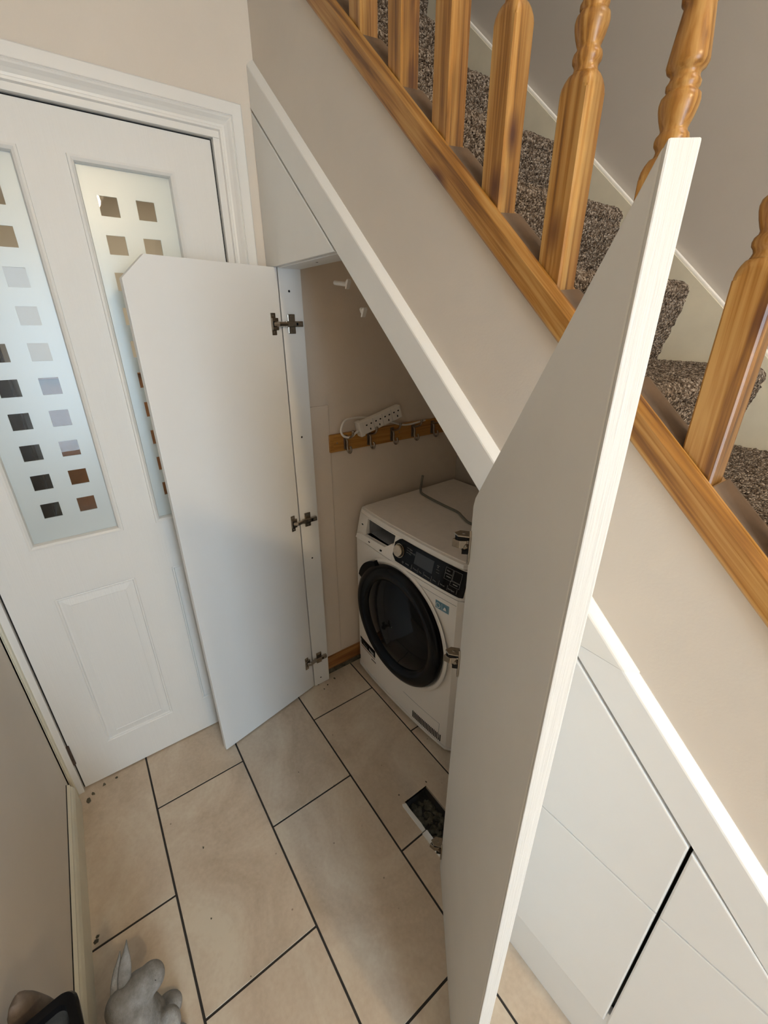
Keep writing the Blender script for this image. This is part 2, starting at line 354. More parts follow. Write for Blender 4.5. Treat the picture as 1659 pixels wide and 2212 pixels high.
# back wall with the glazed front door the daylight comes through
struct('wall_back', boxes([(XB, XB+0.1, YL-0.1, -0.31, 0, ZC), (XB, XB+0.1, 0.35, YR+0.1, 0, ZC), (XB, XB+0.1, -0.31, 0.35, 2.18, ZC), (XB, XB+0.1, YW-0.1, YR+0.1, ZC, 4.9)]), 'wall')
d2 = thing('door_2', 'glazed front door behind the camera', None, (XB+0.05, 0.02, 0), kind='structure')
obj('door_frame', boxes([(-0.03, 0.03, -0.33, -0.29, 0, 2.18), (-0.03, 0.03, 0.29, 0.33, 0, 2.18), (-0.03, 0.03, -0.29, 0.29, 2.12, 2.18), (-0.03, 0.03, -0.29, 0.29, 0, 0.34)]), 'white', d2)
obj('window_pane', B(-0.004, 0.004, -0.29, 0.29, 0.34, 2.12), 'glass', d2)

# wall under the stairs: plaster between the cupboard frame and the timber base rail
xa, xb = XE, 0.985
struct('wall_stair', prism([(xa, sl(xa, 0.880)), (xb, max(0, sl(xb, 0.880))), (xb, sl(xb, 1.172, 0.905)), (xa, sl(xa, 1.172, 0.905))], 1, YW, YW+0.05), 'wall')
# sloping soffit of the stairs inside the cupboard
struct('ceiling_stair_soffit', prism([(XC, sl(XC, 0.845, 0.9026)), (1.0, sl(1.0, 0.845, 0.9026)), (1.0, sl(1.0, 0.865, 0.9026)), (XC, sl(XC, 0.865, 0.9026))], 1, YW+0.05, YR), 'cup_wall')
# left skirting
bm = prism([(YL, 0.0), (YL+0.018, 0.0), (YL+0.018, 0.085), (YL+0.014, 0.098), (YL+0.010, 0.104), (YL+0.010, 0.112), (YL, 0.116)], 0, -1.392, XB)
o = struct('baseboard_left', bm, 'cream', label='aged cream skirting board along the left wall')
obj('gap_shade', B(-1.392, XB, YL, YL+0.0022, 0.112, 0.1172), 'black', o)  # black strip paints the shade of the gap behind the skirting top
bm = boxes([(XC, XC+0.013, 0.679, YR, 0.030, 0.098)], bev=0.002)
o = struct('baseboard_cupboard', bm, 'skirt_wood', label='bare varnished timber skirting inside the cupboard')
obj('dirty_base', B(XC, XC+0.011, 0.679, YR, 0.0, 0.032), 'rubble', o)

# ------------------------------------------------------------------ architrave and lining of the glazed door
tr = thing('trim_1', 'white moulded architrave around the glazed door', None, kind='structure')
ap = [(0.0, 0.0), (0.020, 0.0), (0.023, 0.003), (0.023, 0.027), (0.0235, 0.0285), (0.0205, 0.030), (0.0235, 0.033), (0.0215, 0.0365), (0.0150, 0.043), (0.0100, 0.050), (0.0092, 0.055), (0.0112, 0.057), (0.0108, 0.062), (0.0, 0.066)]
def arch(side):
    bm = bmesh.new(); yo = 0.556; zo = 2.082
    def ring(f): return [bm.verts.new(f(h, w)) for h, w in ap]
    if side == 'top': a = ring(lambda h, w: (XE+h, yo-w, zo-w)); b = ring(lambda h, w: (XE+h, -0.381+w, zo-w))
    elif side == 'r': a = ring(lambda h, w: (XE+h, yo-w, zo-w)); b = ring(lambda h, w: (XE+h, yo-w, 0))
    else: a = ring(lambda h, w: (XE+h, -0.381+w, zo-w)); b = ring(lambda h, w: (XE+h, -0.381+w, 0))
    n = len(ap)
    for i in range(n): bm.faces.new([a[i], a[(i+1) % n], b[(i+1) % n], b[i]])
    bm.faces.new(a); bm.faces.new(b[::-1]); return bm
obj('architrave_head', arch('top'), 'white', tr)
obj('architrave_leg', arch('r'), 'white', tr)
al = arch('l')
for v in al.verts: v.co.y = max(v.co.y, YL+0.0005)
obj('architrave_leg', al, 'cream', tr)
obj('door_lining', boxes([(XE-0.12, XE+0.004, 0.4745, 0.494, 0, 2.0028), (XE-0.12, XE+0.004, -0.320, -0.299, 0, 2.0028), (XE-0.12, XE+0.004, -0.32, 0.494, 2.003, 2.022)], bev=0.0012), 'white', tr)

# ------------------------------------------------------------------ glazed internal door
D0, D1, DT = -0.2945, 0.4705, 1.9985
XD = -1.450
dr = thing('door_1', 'white moulded internal door with two tall frosted panes', None, (XD, 0, 0), kind='structure')
GL, GR = (-0.200, 0.037), (0.128, 0.365); GZ = (0.954, 1.914)
PL, PR = (-0.188, 0.031), (0.143, 0.362); PZ = (0.163, 0.781)
T = 0.040
leaf = [(-T, 0, D0, GL[0], 0.006, DT), (-T, 0, GR[1], D1, 0.006, DT), (-T, 0, GL[0], GR[1], GZ[1], DT), (-T, 0, GL[1], GR[0], GZ[0], GZ[1]),
        (-T, 0, GL[0], GR[1], PZ[1], GZ[0]), (-T, 0, GL[0], GR[1], 0.006, PZ[0]), (-T, 0, GL[0], PL[0], PZ[0], PZ[1]), (-T, 0, PL[1], PR[0], PZ[0], PZ[1]), (-T, 0, PR[1], GR[1], PZ[0], PZ[1])]
obj('door_leaf', boxes(leaf), 'door_white', dr)
def stepped(y0, y1, z0, z1, steps, bm=None):
    """nested rectangles (inset, height) joined by faces"""
    bm = bm or bmesh.new(); rs = []
    for ins, h in steps:
        rs.append([bm.verts.new((h, y, z)) for y, z in ((y0+ins, z0+ins), (y1-ins, z0+ins), (y1-ins, z1-ins), (y0+ins, z1-ins))])
    for a, b in zip(rs, rs[1:]):
        for i in range(4): bm.faces.new([a[i], a[(i+1) % 4], b[(i+1) % 4], b[i]])
    return bm, rs
for (y0, y1) in (PL, PR):
    bm, rs = stepped(y0, y1, PZ[0], PZ[1], [(0, 0), (0.003, -0.003), (0.006, -0.002), (0.009, -0.0055), (0.014, -0.0055), (0.034, -0.002), (0.036, -0.003)])
    bm.faces.new(rs[-1]); obj('raised_panel', bm, 'door_white', dr)
sqm = None
for (y0, y1), cols in ((GL, (-0.1425, -0.0565)), (GR, (0.1745, 0.2605))):
    bm, rs = stepped(y0, y1, GZ[0], GZ[1], [(0, 0), (0.001, 0.006), (0.006, 0.007), (0.012, 0.003), (0.0145, -0.006), (0.0145, -0.02)])
    obj('glazing_bead', bm, 'white', dr)
    ys = [y0+0.012]; zs = [GZ[0]+0.012]; s = 0.0432
    for c in cols: ys += [c, c+s]
    ys.append(y1-0.012)
    tops = [1.841-0.0845*i for i in range(10)]
    for t in reversed(tops): zs += [t-s, t]
    zs.append(GZ[1]-0.012)
    bm = bmesh.new()
    vg = [[bm.verts.new((-0.012, y, z)) for z in zs] for y in ys]
    for i in range(len(ys)-1):
        for j in range(len(zs)-1):
            if i % 2 == 1 and j % 2 == 1: continue
            bm.faces.new([vg[i][j], vg[i+1][j], vg[i+1][j+1], vg[i][j+1]])
    r = bmesh.ops.extrude_face_region(bm, geom=bm.faces[:])
    for e in r['geom']:
        if isinstance(e, bmesh.types.BMVert): e.co.x -= 0.004
    pane = obj('glass_pane', bm, 'frost', dr); pane['label'] = 'frosted glass pane with clear squares'
    if sqm is None: sqm = mesh_of('clear_square', B(-0.0015, 0.0015, -s/2, s/2, -s/2, s/2), 'glass')
    for c in cols:
        for t in tops: put('clear_square', sqm, pane, (-0.0140, c+s/2, t-s/2))
h = obj('door_hinge', lathe([(0.0055, 0.0), (0.0055, 0.088)], 10), 'rust', dr, (0.003, D0-0.002, 0.135), smooth=False); h['label'] = 'rusty bare hinge knuckle'
obj('shadow_gap', boxes([(-0.03, -0.006, D0-0.005, D0-0.0002, 0.004, 2.002), (-0.03, -0.006, D1+0.0002, D1+0.004, 0.004, 2.002), (-0.03, -0.006, D0, D1, DT+0.0003, DT+0.0045)]), 'black', dr)

# next room behind the clear squares; added blocks imitate the reflections there
struct('wall_next_room', boxes([(-3.9, -3.8, -2.2, 1.6, 0, 2.6), (-3.9, XE-0.12, -2.3, -2.2, 0, 2.6), (-3.9, XE-0.12, 1.6, 1.7, 0, 2.6), (-3.9, XE-0.12, -2.2, YW-0.05, 2.42, 2.6), (-3.9, -2.05, YW-0.05, 1.6, 2.42, 2.6)]), 'wall')
t = thing('dark_reflection_block', 'added dark block imitating the dark reflection in the clear squares of the glazed door', 'stand-in', (-2.9, -0.72, 0))
obj('block_core', B(-0.25, 0.25, -0.95, 0.52, 0, 1.475, bev=0.004), 'dark_reflection', t); obj('block_front', boxes([(0.25, 0.27, -0.94, -0.22, 0.06, 1.46), (0.25, 0.27, -0.21, 0.51, 0.06, 1.46)], bev=0.003), 'dark_reflection', t)
t = thing('brown_reflection_block', 'added brown block imitating the brown reflection in the clear squares beside the dark block', 'stand-in', (-2.9, 0.26, 0))
obj('block_core', B(-0.2, 0.2, -0.42, 0.42, 0, 1.30, bev=0.004), 'brown_reflection', t); obj('block_top', B(-0.22, 0.22, -0.44, 0.44, 1.30, 1.33, bev=0.004), 'brown_reflection', t)
lt = bpy.data.lights.new('next_room_fill', 'AREA'); lt.size = 0.9; lt.energy = 17; lt.color = (1.0, 0.90, 0.70)  # added light; brightens the upper clear squares and the frosted panes
lo = bpy.data.objects.new('next_room_fill', lt); C.objects.link(lo); lo.location = (-2.2, 0.55, 2.40)

# ------------------------------------------------------------------ hall ceiling lamp (its reflection shows in the glass)
t = thing('ceiling_lamp', 'small round warm ceiling lamp in the hall', 'lamp', (1.30, 0.46, ZC))
obj('lamp_base', lathe([(0.06, -0.02), (0.065, 0.0)], 24), 'white', t, smooth=False)
obj('lamp_globe', lathe([(0.003, -0.115), (0.03, -0.110), (0.052, -0.092), (0.06, -0.065), (0.055, -0.035), (0.045, -0.02)], 24), 'lamp', t, smooth=True)

# ------------------------------------------------------------------ cupboard frame
cf = thing('understairs_cupboard', 'open white understairs cupboard with two swung-out doors around the dryer', 'cupboard', (0, 0, 0))
cg = thing('understairs_cupboard', 'closed white understairs cupboard with grooved doors at the right edge', 'cupboard', (0, 0, 0))
c_lo, c_hi = 0.799, 0.893
XJ = -0.172
def slope_board(prof, cut, name, mat, parent, x_far=None, left=True):
    """board along the slope; profile points are (y, c) with z = c - k x; one end is sawn level at height cut"""
    bm = bmesh.new(); K = 0.8915
    lev = [bm.verts.new(((c-cut)/K, y, cut)) for y, c in prof]; far = [bm.verts.new((x_far, y, c-K*x_far)) for y, c in prof]; n = len(prof)
    for i in range(n): bm.faces.new([lev[i], lev[(i+1) % n], far[(i+1) % n], far[i]])
    bm.faces.new(lev); bm.faces.new(far[::-1]); return obj(name, bm, mat, parent)
bp = lambda d, e_: [(YF+d, c_lo+0.006), (YF+d+0.002, c_lo+0.004), (YW+0.001, c_lo+0.004), (YW+0.001, c_hi+0.0125+e_), (YW-0.002, c_hi+0.0135+e_), (YF+d+0.0035, c_hi+0.003+e_), (YF+d+0.001, c_hi+0.0005+e_), (YF+d, c_hi-0.003+e_)]
slope_board(bp(0.0, 0.0), 1.0585, 'sloping_rail', 'slope_white', cf, XE+0.001)
slope_board(bp(0.0008, -0.0025), 1.0572, 'sloping_rail', 'panel_white', cg, 0.90)
# triangular fixed panel above the left door
zb = 1.704
xt = (c_lo-0.002-zb)/0.8915
obj('top_panel', prism([(XE+0.001, zb), (xt, zb), (XE+0.001, sl(XE, c_lo-0.004))], 1, YF, YF+0.018, bev=0.002), 'slope_white', cf)
pst = obj('jamb_post', B(XE+0.001, -1.385, 0.6035, 0.679, 0.001, 1.704, bev=0.0012), 'panel_white', cf)
scr = mesh_of('screw_hole', lathe([(0.0036, 0.0), (0.0036, 0.0006)], 10), 'black')
for (y, z) in ((0.635, 1.640), (0.638, 1.176), (0.641, 0.677), (0.636, 0.037)): put('screw_hole', scr, pst, (-1.3855, y, z), (0, PI/2, 0))
hd = obj('head_rail', B(-1.385, -1.00, 0.6085, 0.679, 1.702, 1.720, bev=0.0012), 'panel_white', cf)
put('screw_hole', scr, hd, (-1.20, 0.640, 1.7015), (0, 0, 0))
bt = obj('sloping_batten', prism([(-1.030, sl(-1.030, c_lo-0.016)), (-0.44, sl(-0.44, c_lo-0.016)), (-0.44, sl(-0.44, c_lo+0.015)), (-1.030, sl(-1.030, c_lo+0.015))], 1, YW+0.002, 0.679, bev=0.001), 'slope_white', cf)
obj('jamb_post', B(-0.505, -0.440, 0.6085, 0.679, 0.001, sl(-0.44, c_lo-0.02), bev=0.0012), 'panel_white', cf)
obj('plinth', prism([(-0.49, 0.001), (0.85, 0.001), (0.85, 0.16), (-0.49, 0.215)], 1, 0.6185, 0.636, bev=0.0015), 'panel_white', cg)
obj('gap_backing', prism([(-0.44, 0.18), (0.85, 0.10), (0.85, sl(0.85, c_lo)), (-0.44, sl(-0.44, c_lo))], 1, 0.640, 0.650), 'black', cg)  # added black sheet; paints the darkness inside the gap between the closed doors

# hooks pegged to the batten
for i, (x, z, ln, lab) in enumerate(((-1.128, 1.648, 0.066, 'white plastic peg pointing sideways under the sloping rail, upper one'), (-1.052, 1.577, 0.006, 'short white plastic peg under the sloping rail, lower one'))):
    t = thing('plastic_peg', lab, 'peg', (x, 0.695, z), group='white pegs under the stairs')
    obj('peg_plate', prism([(0.004, -0.014), (0.010, -0.013), (0.020, 0.006), (0.016, 0.010), (0.008, 0.004)], 1, -0.014, -0.002, bev=0.001), 'plastic', t)
    obj('peg_pin', tube([(0.010, -0.008, -0.003), (0.004-ln*0.3, -0.007, 0.000), (-ln, -0.004, 0.006)], 0.0058, 12), 'plastic', t, smooth=True)

# ------------------------------------------------------------------ closed cupboard doors on the right
e = 0.0035
def grooved(panels, label):
    bm = bmesh.new()
    for p in panels: prism(p, 1, YF, YF+0.018, bev=0.0028, bm=bm)
    obj('cupboard_door', bm, 'panel_white', cg)['label'] = label
grooved([[(-0.490, 0.628), (-0.0366, 0.6415), (-0.0366, sl(-0.0366, c_lo-e)), (-0.490, sl(-0.490, c_lo-e))],
         [(-0.490, 0.203), (-0.0366, 0.219), (-0.0366, 0.6395), (-0.490, 0.626)]], 'closed white door with one groove, left of the black gap')
grooved([[(-0.0318, 0.6415), (0.165, 0.660), (-0.0318, sl(-0.0318, c_lo-e))],
         [(-0.0318, 0.219), (0.60, 0.239), (0.60, sl(0.60, c_lo-e)), (0.1665, 0.6575), (-0.0318, 0.6395)]], 'closed white door with one groove, right of the black gap')

# ------------------------------------------------------------------ open cupboard doors with their hinges
def joined(name, pieces, parent, loc=None):
    """several shapes of different materials as one mesh"""
    bm = bmesh.new(); mats = []
    for (p, mat, mtx) in pieces:
        bmesh.ops.recalc_face_normals(p, faces=p.faces)
        if mtx is not None: p.transform(mtx)
        if mat not in mats: mats.append(mat)
        for f in p.faces: f.material_index = mats.index(mat)
        tmp = bpy.data.meshes.new('t'); p.to_mesh(tmp); p.free(); bm.from_mesh(tmp); bpy.data.meshes.remove(tmp)
    me = bpy.data.meshes.new(name); bm.to_mesh(me); bm.free()
    for m in mats: me.materials.append(M[m])
    return put(name, me, parent, loc)
def TR(x, y, z, rx=0, ry=0, rz=0): return Matrix.Translation((x, y, z)) @ Matrix.Rotation(rz, 4, 'Z') @ Matrix.Rotation(ry, 4, 'Y') @ Matrix.Rotation(rx, 4, 'X')
# left door: hinged on the jamb post, swung out against the glazed door
Hx, Hy, Fx, Fy = -1.386, 0.6005, -1.297, 0.1675
ang = math.atan2(Fy-Hy, Fx-Hx); Wd = math.hypot(Fx-Hx, Fy-Hy)
ld = obj('cupboard_door', prism([(0.0005, 0.006), (Wd, 0.006), (Wd, 1.648), (Wd*0.862, 1.7035), (0.0005, 1.7035)], 1, -0.018, 0.0, bev=0.0012), 'panel_white', cf, (Hx, Hy, 0), (0, 0, ang))
ld['label'] = 'open white door with clipped top corner in front of the glazed door'
ca, sa = math.cos(-ang), math.sin(-ang)
def to_local(x, y): dx, dy = x-Hx, y-Hy; return (dx*ca-dy*sa, dx*sa+dy*ca)
def wbox(x0, x1, y0, y1, z0, z1, bev):
    bm = B(x0, x1, y0, y1, z0, z1, bev=bev)
    for v in bm.verts: lx, ly = to_local(v.co.x, v.co.y); v.co.x, v.co.y = lx, ly
    return bm
for z in (1.546, 0.853, 0.160):
    u0 = 0.030
    pcs = [(B(u0-0.008, u0+0.009, 0, 0.003, -0.032, 0.032, bev=0.0012), 'chrome', None), (B(u0-0.016, u0+0.008, 0, 0.006, -0.018, 0.018, bev=0.0025), 'chrome', None),
           (B(u0-0.006, u0+0.004, 0.0045, 0.0068, -0.008, 0.008), 'satin_black', None)]
    a2 = to_local(-1.3745, 0.614)
    pcs.append((tube([(u0-0.002, 0.005, 0), (u0-0.010, 0.016, 0), (a2[0], a2[1], 0)], 0.0075, 8), 'chrome', None))
    for zz in (-0.0245, 0.0245): pcs.append((lathe([(0.0042, 0), (0.003, 0.0012)], 10), 'dark_metal', TR(u0, 0.003, zz, -PI/2)))
    pcs.append((wbox(-1.3848, -1.3808, 0.621, 0.646, -0.029, 0.029, 0.0018), 'chrome', None))
    pcs.append((wbox(-1.3808, -1.3690, 0.609, 0.668, -0.0085, 0.0085, 0.002), 'chrome', None))
    for yy in (0.634, 0.660):
        p = to_local(-1.3688, yy); pcs.append((lathe([(0.0048, -0.001), (0.0035, 0.0012)], 10), 'dark_metal', TR(p[0], p[1], 0, 0, PI/2, -ang)))
    p = to_local(-1.3688, 0.647); pcs.append((B(-0.004, 0.004, -0.003, 0.003, -0.0005, 0.0008), 'satin_black', TR(p[0], p[1], 0, 0, PI/2, -ang)))
    for zz in (-0.021, 0.021):
        p = to_local(-1.3807, 0.634); pcs.append((lathe([(0.0045, -0.001), (0.003, 0.0012)], 10), 'dark_metal', TR(p[0], p[1], zz, 0, PI/2, -ang)))
    joined('hinge', pcs, ld, (0, 0, z))

# right door: hinged at the low end of the slope, folded back towards the camera
Hx, Hy, Fx, Fy = -0.511, 0.583, -0.1455, 0.2935
ang = math.atan2(Fy-Hy, Fx-Hx); Wd = math.hypot(Fx-Hx, Fy-Hy)
rd = obj('cupboard_door', prism([(0.0, 0.006), (Wd-0.004, 0.006), (Wd-0.004, 1.639), (0.012, 1.247), (0.0, 1.226)], 1, 0.0, 0.018, bev=0.0022), 'slope_white', cf, (Hx, Hy, 0), (0, 0, ang))
rd['label'] = 'tall open white door with sloping top, nearest the camera'
obj('edge_strip', prism([(Wd-0.0042, 0.006), (Wd, 0.006), (Wd, 1.641), (Wd-0.0042, 1.6375)], 1, 0.0003, 0.0182, bev=0.0012), 'edge_white', rd)['label'] = 'brush-painted bare wood door edge'
for z in (1.146, 0.842, 0.105):
    hg = joined('hinge', [(prism([(-0.016, 0.002), (-0.020, -0.018), (-0.010, -0.032), (0.004, -0.026), (0.010, 0.0)], 2, 0.014, 0.0165, bev=0.0006), 'chrome', None),
        (prism([(-0.014, 0.004), (-0.016, -0.018), (-0.006, -0.030), (0.002, -0.024), (0.004, 0.002)], 2, 0.004, 0.014, bev=0.001), 'satin_black', None),
        (prism([(-0.022, -0.006), (-0.020, -0.020), (-0.006, -0.036), (0.004, -0.022), (0.004, -0.006)], 2, -0.013, 0.004, bev=0.0015), 'chrome', None),
        (prism([(-0.010, 0.004), (-0.012, -0.012), (0.004, -0.016), (0.006, 0.0)], 2, -0.026, -0.013, bev=0.001), 'satin_black', None),
        (prism([(0.002, -0.044), (0.009, -0.048), (0.014, -0.036), (0.014, 0.020), (0.009, 0.030), (0.002, 0.026)], 1, -0.004, 0.0, bev=0.001), 'chrome', None),
        (tube([(0.006, -0.005, -0.006), (-0.002, -0.014, -0.016), (-0.010, -0.016, -0.016)], 0.0045, 8), 'chrome', None),
        (lathe([(0.004, 0), (0.003, 0.001)], 10), 'dark_metal', TR(-0.006, -0.012, 0.0165))], rd, (0, 0, z))

# ------------------------------------------------------------------ stairs
RISE, GO = 0.2067, 0.229
NX = lambda i: -0.342+(7-i)*GO          # nosing x of tread i
st = thing('staircase', 'painted timber stairs rising to the left behind the balusters', 'staircase', (0, 0, 0), kind='structure')
YI0, YI1 = YW+0.052, YR-0.020
for i in range(1, 17):
    x1 = NX(i)
    x0 = x1-GO-0.02
    obj('stair_tread', B(x0-0.03, x1-0.060, YI0, YI1, i*RISE-0.038, i*RISE-0.012), 'pine_dust', st)
    obj('stair_riser', B(x1-0.085, x1-0.068, YI0, YI1, (i-1)*RISE-0.012, i*RISE-0.038), 'pine_dust', st)
# string against the far wall
ws = lambda x, c: c-0.910*x
obj('wall_string', prism([(-2.4, ws(-2.4, 0.86)), (1.05, ws(1.05, 0.86)), (1.05, ws(1.05, 1.146)), (-2.4, ws(-2.4, 1.146))], 1, YR-0.020, YR-0.0005), 'cream', st)['label'] = 'cream painted string board along the wall'
obj('string_bead', prism([(-2.4, ws(-2.4, 1.145)), (1.05, ws(1.05, 1.145)), (1.05, ws(1.05, 1.156)), (-2.4, ws(-2.4, 1.156))], 1, YR-0.016, YR-0.0005, bev=0.003), 'slope_white', st)

# carpet: one continuous covering, tufted
prof = []
imin, imax = 3, 15
def add(x, z): prof.append((x, z))
for i in range(imin, imax+1):
    xn = NX(i); zt = i*RISE
    add(xn-0.040, zt-RISE+0.003)                      # foot of riser
    add(xn-0.032, zt-0.165); add(xn-0.019, zt-0.115); add(xn-0.009, zt-0.075); add(xn-0.004, zt-0.050)
    for a in range(0, 8):                             # rounded nosing
        th = -PI/2*0.42+a/7*(PI/2*1.42); add(xn-0.027+0.026*math.cos(th), zt-0.028+0.028*math.sin(th))
    add(xn-0.09, zt+0.001); add(xn-0.16, zt+0.001); add(xn-GO-0.034, zt+0.001)
P = []
for a, b in zip(prof, prof[1:]):
    L = math.hypot(b[0]-a[0], b[1]-a[1]); n = max(1, int(L/0.0042))
    for k in range(n): t_ = k/n; P.append((a[0]+(b[0]-a[0])*t_, a[1]+(b[1]-a[1])*t_))
P = np.array(P); npf = len(P)
tg = np.gradient(P, axis=0); nl = np.maximum(np.hypot(tg[:, 0], tg[:, 1]), 1e-9); nr = np.stack([tg[:, 1]/nl, -tg[:, 0]/nl], 1)
ys = np.linspace(YI0-0.001, YI1+0.001, 170)
rng = np.random.default_rng(3)
amp = rng.normal(0, 1, (npf, len(ys))); amp = (amp+np.roll(amp, 1, 0)+np.roll(amp, 1, 1))/1.6
amp = amp*0.0013
V = np.zeros((npf, len(ys), 3)); V[:, :, 0] = P[:, 0, None]+nr[:, 0, None]*amp; V[:, :, 1] = ys[None]; V[:, :, 2] = P[:, 1, None]+nr[:, 1, None]*amp
V[:, 1:-1, 1] += rng.normal(0, 0.0005, (npf, len(ys)-2))
idx = np.arange(npf*len(ys)).reshape(npf, len(ys))
F = np.stack([idx[:-1, :-1], idx[:-1, 1:], idx[1:, 1:], idx[1:, :-1]], -1).reshape(-1, 4)
me = bpy.data.meshes.new('stair_carpet'); me.from_pydata(V.reshape(-1, 3).tolist(), [], F.tolist()); me.materials.append(M['carpet'])
me.polygons.foreach_set('use_smooth', [True]*len(me.polygons))
tag(put('stair_carpet', me), 'brown and cream speckled loop carpet covering the stairs', 'carpet')

# ------------------------------------------------------------------ balustrade
bl = thing('banister', 'orange pine banister with turned balusters on a sloping base rail', 'banister', (0, 0, 0))
kr = 0.902; th = math.atan(kr)
def rail_obj(name, prof, x0, x1, c, mat, parent, bev=0.0):
    """profile (y, h) with h perpendicular to the slope, swept along the slope; local x runs downhill"""
    L = (x1-x0)/math.cos(th); bm = prism(prof, 0, 0, L, bev=bev)
    return obj(name, bm, mat, parent, (x0, 0, c-kr*x0), (0, th, 0))
cth = math.cos(th)
x0r, x1r = XE+0.002, 1.25
rail_obj('base_rail', [(0.5985, -0.001), (0.6005, -0.004), (0.664, -0.004), (0.668, 0.0), (0.668, 0.032), (0.609, 0.032), (0.609, 0.034), (0.609, 0.038), (0.6045, 0.0365), (0.599, 0.0265)], x0r, x1r, 1.173, 'pine_x', bl)
SP = 0.1265
rights = [-0.921+SP*k for k in range(-3, 16)]
prof_t = [(0.0200, 0.000), (0.0196, 0.005), (0.0180, 0.010), (0.0150, 0.0145), (0.0140, 0.018), (0.0150, 0.021), (0.0172, 0.024), (0.0178, 0.028), (0.0168, 0.032), (0.0140, 0.035), (0.0136, 0.038), (0.0150, 0.041),
          (0.0176, 0.048), (0.0198, 0.056), (0.0204, 0.061), (0.0194, 0.066), (0.0160, 0.0695), (0.0150, 0.071), (0.0168, 0.0735), (0.0170, 0.077), (0.0150, 0.080), (0.0142, 0.083), (0.0150, 0.086), (0.0190, 0.089), (0.0206, 0.093),
          (0.0202, 0.097), (0.0184, 0.112), (0.0150, 0.138), (0.0148, 0.140), (0.0178, 0.143), (0.0186, 0.148), (0.0176, 0.152), (0.0150, 0.155), (0.0135, 0.17), (0.0165, 0.26), (0.0185, 0.31), (0.0150, 0.34), (0.0185, 0.35), (0.0150, 0.36), (0.02, 0.40), (0.0205, 0.42)]
def spindle():
    bm = bmesh.new(); a = 0.0205; zt = 0.236; n = 48
    # square section, foot cut on the slope
    c_ = 0.0022; vb = [(-a+c_, -a), (a-c_, -a), (a, -a+c_), (a, a-c_), (a-c_, a), (-a+c_, a), (-a, a-c_), (-a, -a+c_)]
    lo = [bm.verts.new((x, y, -kr*(x-a))) for x, y in vb]
    hi = [bm.verts.new((x, y, zt-0.008)) for x, y in vb]
    bm.faces.new(lo[::-1])
    for i in range(8): bm.faces.new([lo[i], lo[(i+1) % 8], hi[(i+1) % 8], hi[i]])
    # domed shoulder from square to round
    prev = []
    ring = []
    for k in range(n):
        an = 2*PI*k/n; r = min(a/max(abs(math.cos(an)), abs(math.sin(an))), (2*a-0.0022)/(abs(math.cos(an))+abs(math.sin(an)))); ring.append((r*math.cos(an), r*math.sin(an)))
    R0 = [bm.verts.new((x, y, zt-0.008)) for x, y in ring]
    bm.faces.new(R0[::-1]); last = R0
    for (f, dz) in ((0.0, -0.001), (0.10, 0.0035), (0.35, 0.0075), (0.7, 0.0108), (1.0, 0.012)):
        cur = []
        for k in range(n):
            an = 2*PI*k/n; x, y = ring[k]; rt = 0.0165
            tx, ty = x*(1-f)+rt*math.cos(an)*f, y*(1-f)+rt*math.sin(an)*f
            rr = math.hypot(tx, ty); zz = zt+dz-(max(0, rr-a))*0.72; cur.append(bm.verts.new((tx, ty, zz)))
        for k in range(n): bm.faces.new([last[k], last[(k+1) % n], cur[(k+1) % n], cur[k]])
        last = cur
    lathe([(0.0168, 0.0110+zt)]+[(r, z+zt) for r, z in prof_t if z >= 0.0105], n, bm)
    box(bm, -a, a, -a, a, zt+0.42, zt+0.62)
    return bm
spm = mesh_of('spindle', spindle(), 'pine_z')
for p in spm.polygons: p.use_smooth = (len(p.vertices) == 4 and p.center.z > 0.232 and p.center.z < 0.655)
for x in rights:
    put('spindle', spm, bl, (x-0.0205, 0.6325, 1.2175-0.900*x))
for a, b in zip(rights, rights[1:]):
    rail_obj('fillet', [(0.612, -0.002), (0.667, -0.002), (0.667, 0.004), (0.655, 0.007), (0.612, 0.003)], a+0.0008, b-0.0418, 1.2175-0.0005, 'pine_dust', bl)
    # re-seat on the same slope as the spindle feet
rail_obj('handrail', [(0.602, 0.0), (0.663, 0.0), (0.668, 0.018), (0.660, 0.044), (0.632, 0.052), (0.605, 0.044), (0.597, 0.018)], x0r, x1r, 1.2175+0.80, 'pine_x', bl)

# ------------------------------------------------------------------ coat rack on the cupboard wall
cr = thing('coat_rack', 'honey coloured wooden coat rack with five metal double hooks', 'coat rack', (XC, 1.07, 1.124))
obj('board', prism([(-0.306, -0.036), (0.33, -0.036), (0.33, 0.034), (-0.306, 0.034)], 0, 0.0, 0.014, bev=0.004, seg=3), 'rack_wood', cr)
obj('board_face', prism([(-0.290, -0.025), (0.31, -0.025), (0.31, 0.023), (-0.290, 0.023)], 0, 0.012, 0.0152, bev=0.001), 'rack_wood', cr)
hkp = smooth_path([(0.017, 0, 0.016), (0.032, 0, 0.018), (0.052, 0, 0.024), (0.068, 0, 0.034), (0.074, 0, 0.050)], 5)
hkl = smooth_path([(0.017, 0, 0.018), (0.028, 0, 0.004), (0.028, 0, -0.020), (0.037, 0, -0.037), (0.050, 0, -0.036), (0.056, 0, -0.024), (0.052, 0, -0.014)], 5)
bm = tube(hkp, 0.0042, 10); r = bmesh.ops.create_uvsphere(bm, u_segments=10, v_segments=6, radius=0.006)
for v in r['verts']: v.co += hkp[-1]
tube(hkl, 0.0042, 10, bm); r = bmesh.ops.create_uvsphere(bm, u_segments=10, v_segments=6, radius=0.0048)
for v in r['verts']: v.co += hkl[-1]
hm = mesh_of('coat_hook', bm, 'dark_metal', True)
pm_ = mesh_of('back_plate', B(0.0, 0.004, -0.009, 0.009, -0.028, 0.028, bev=0.0035), 'dark_metal')
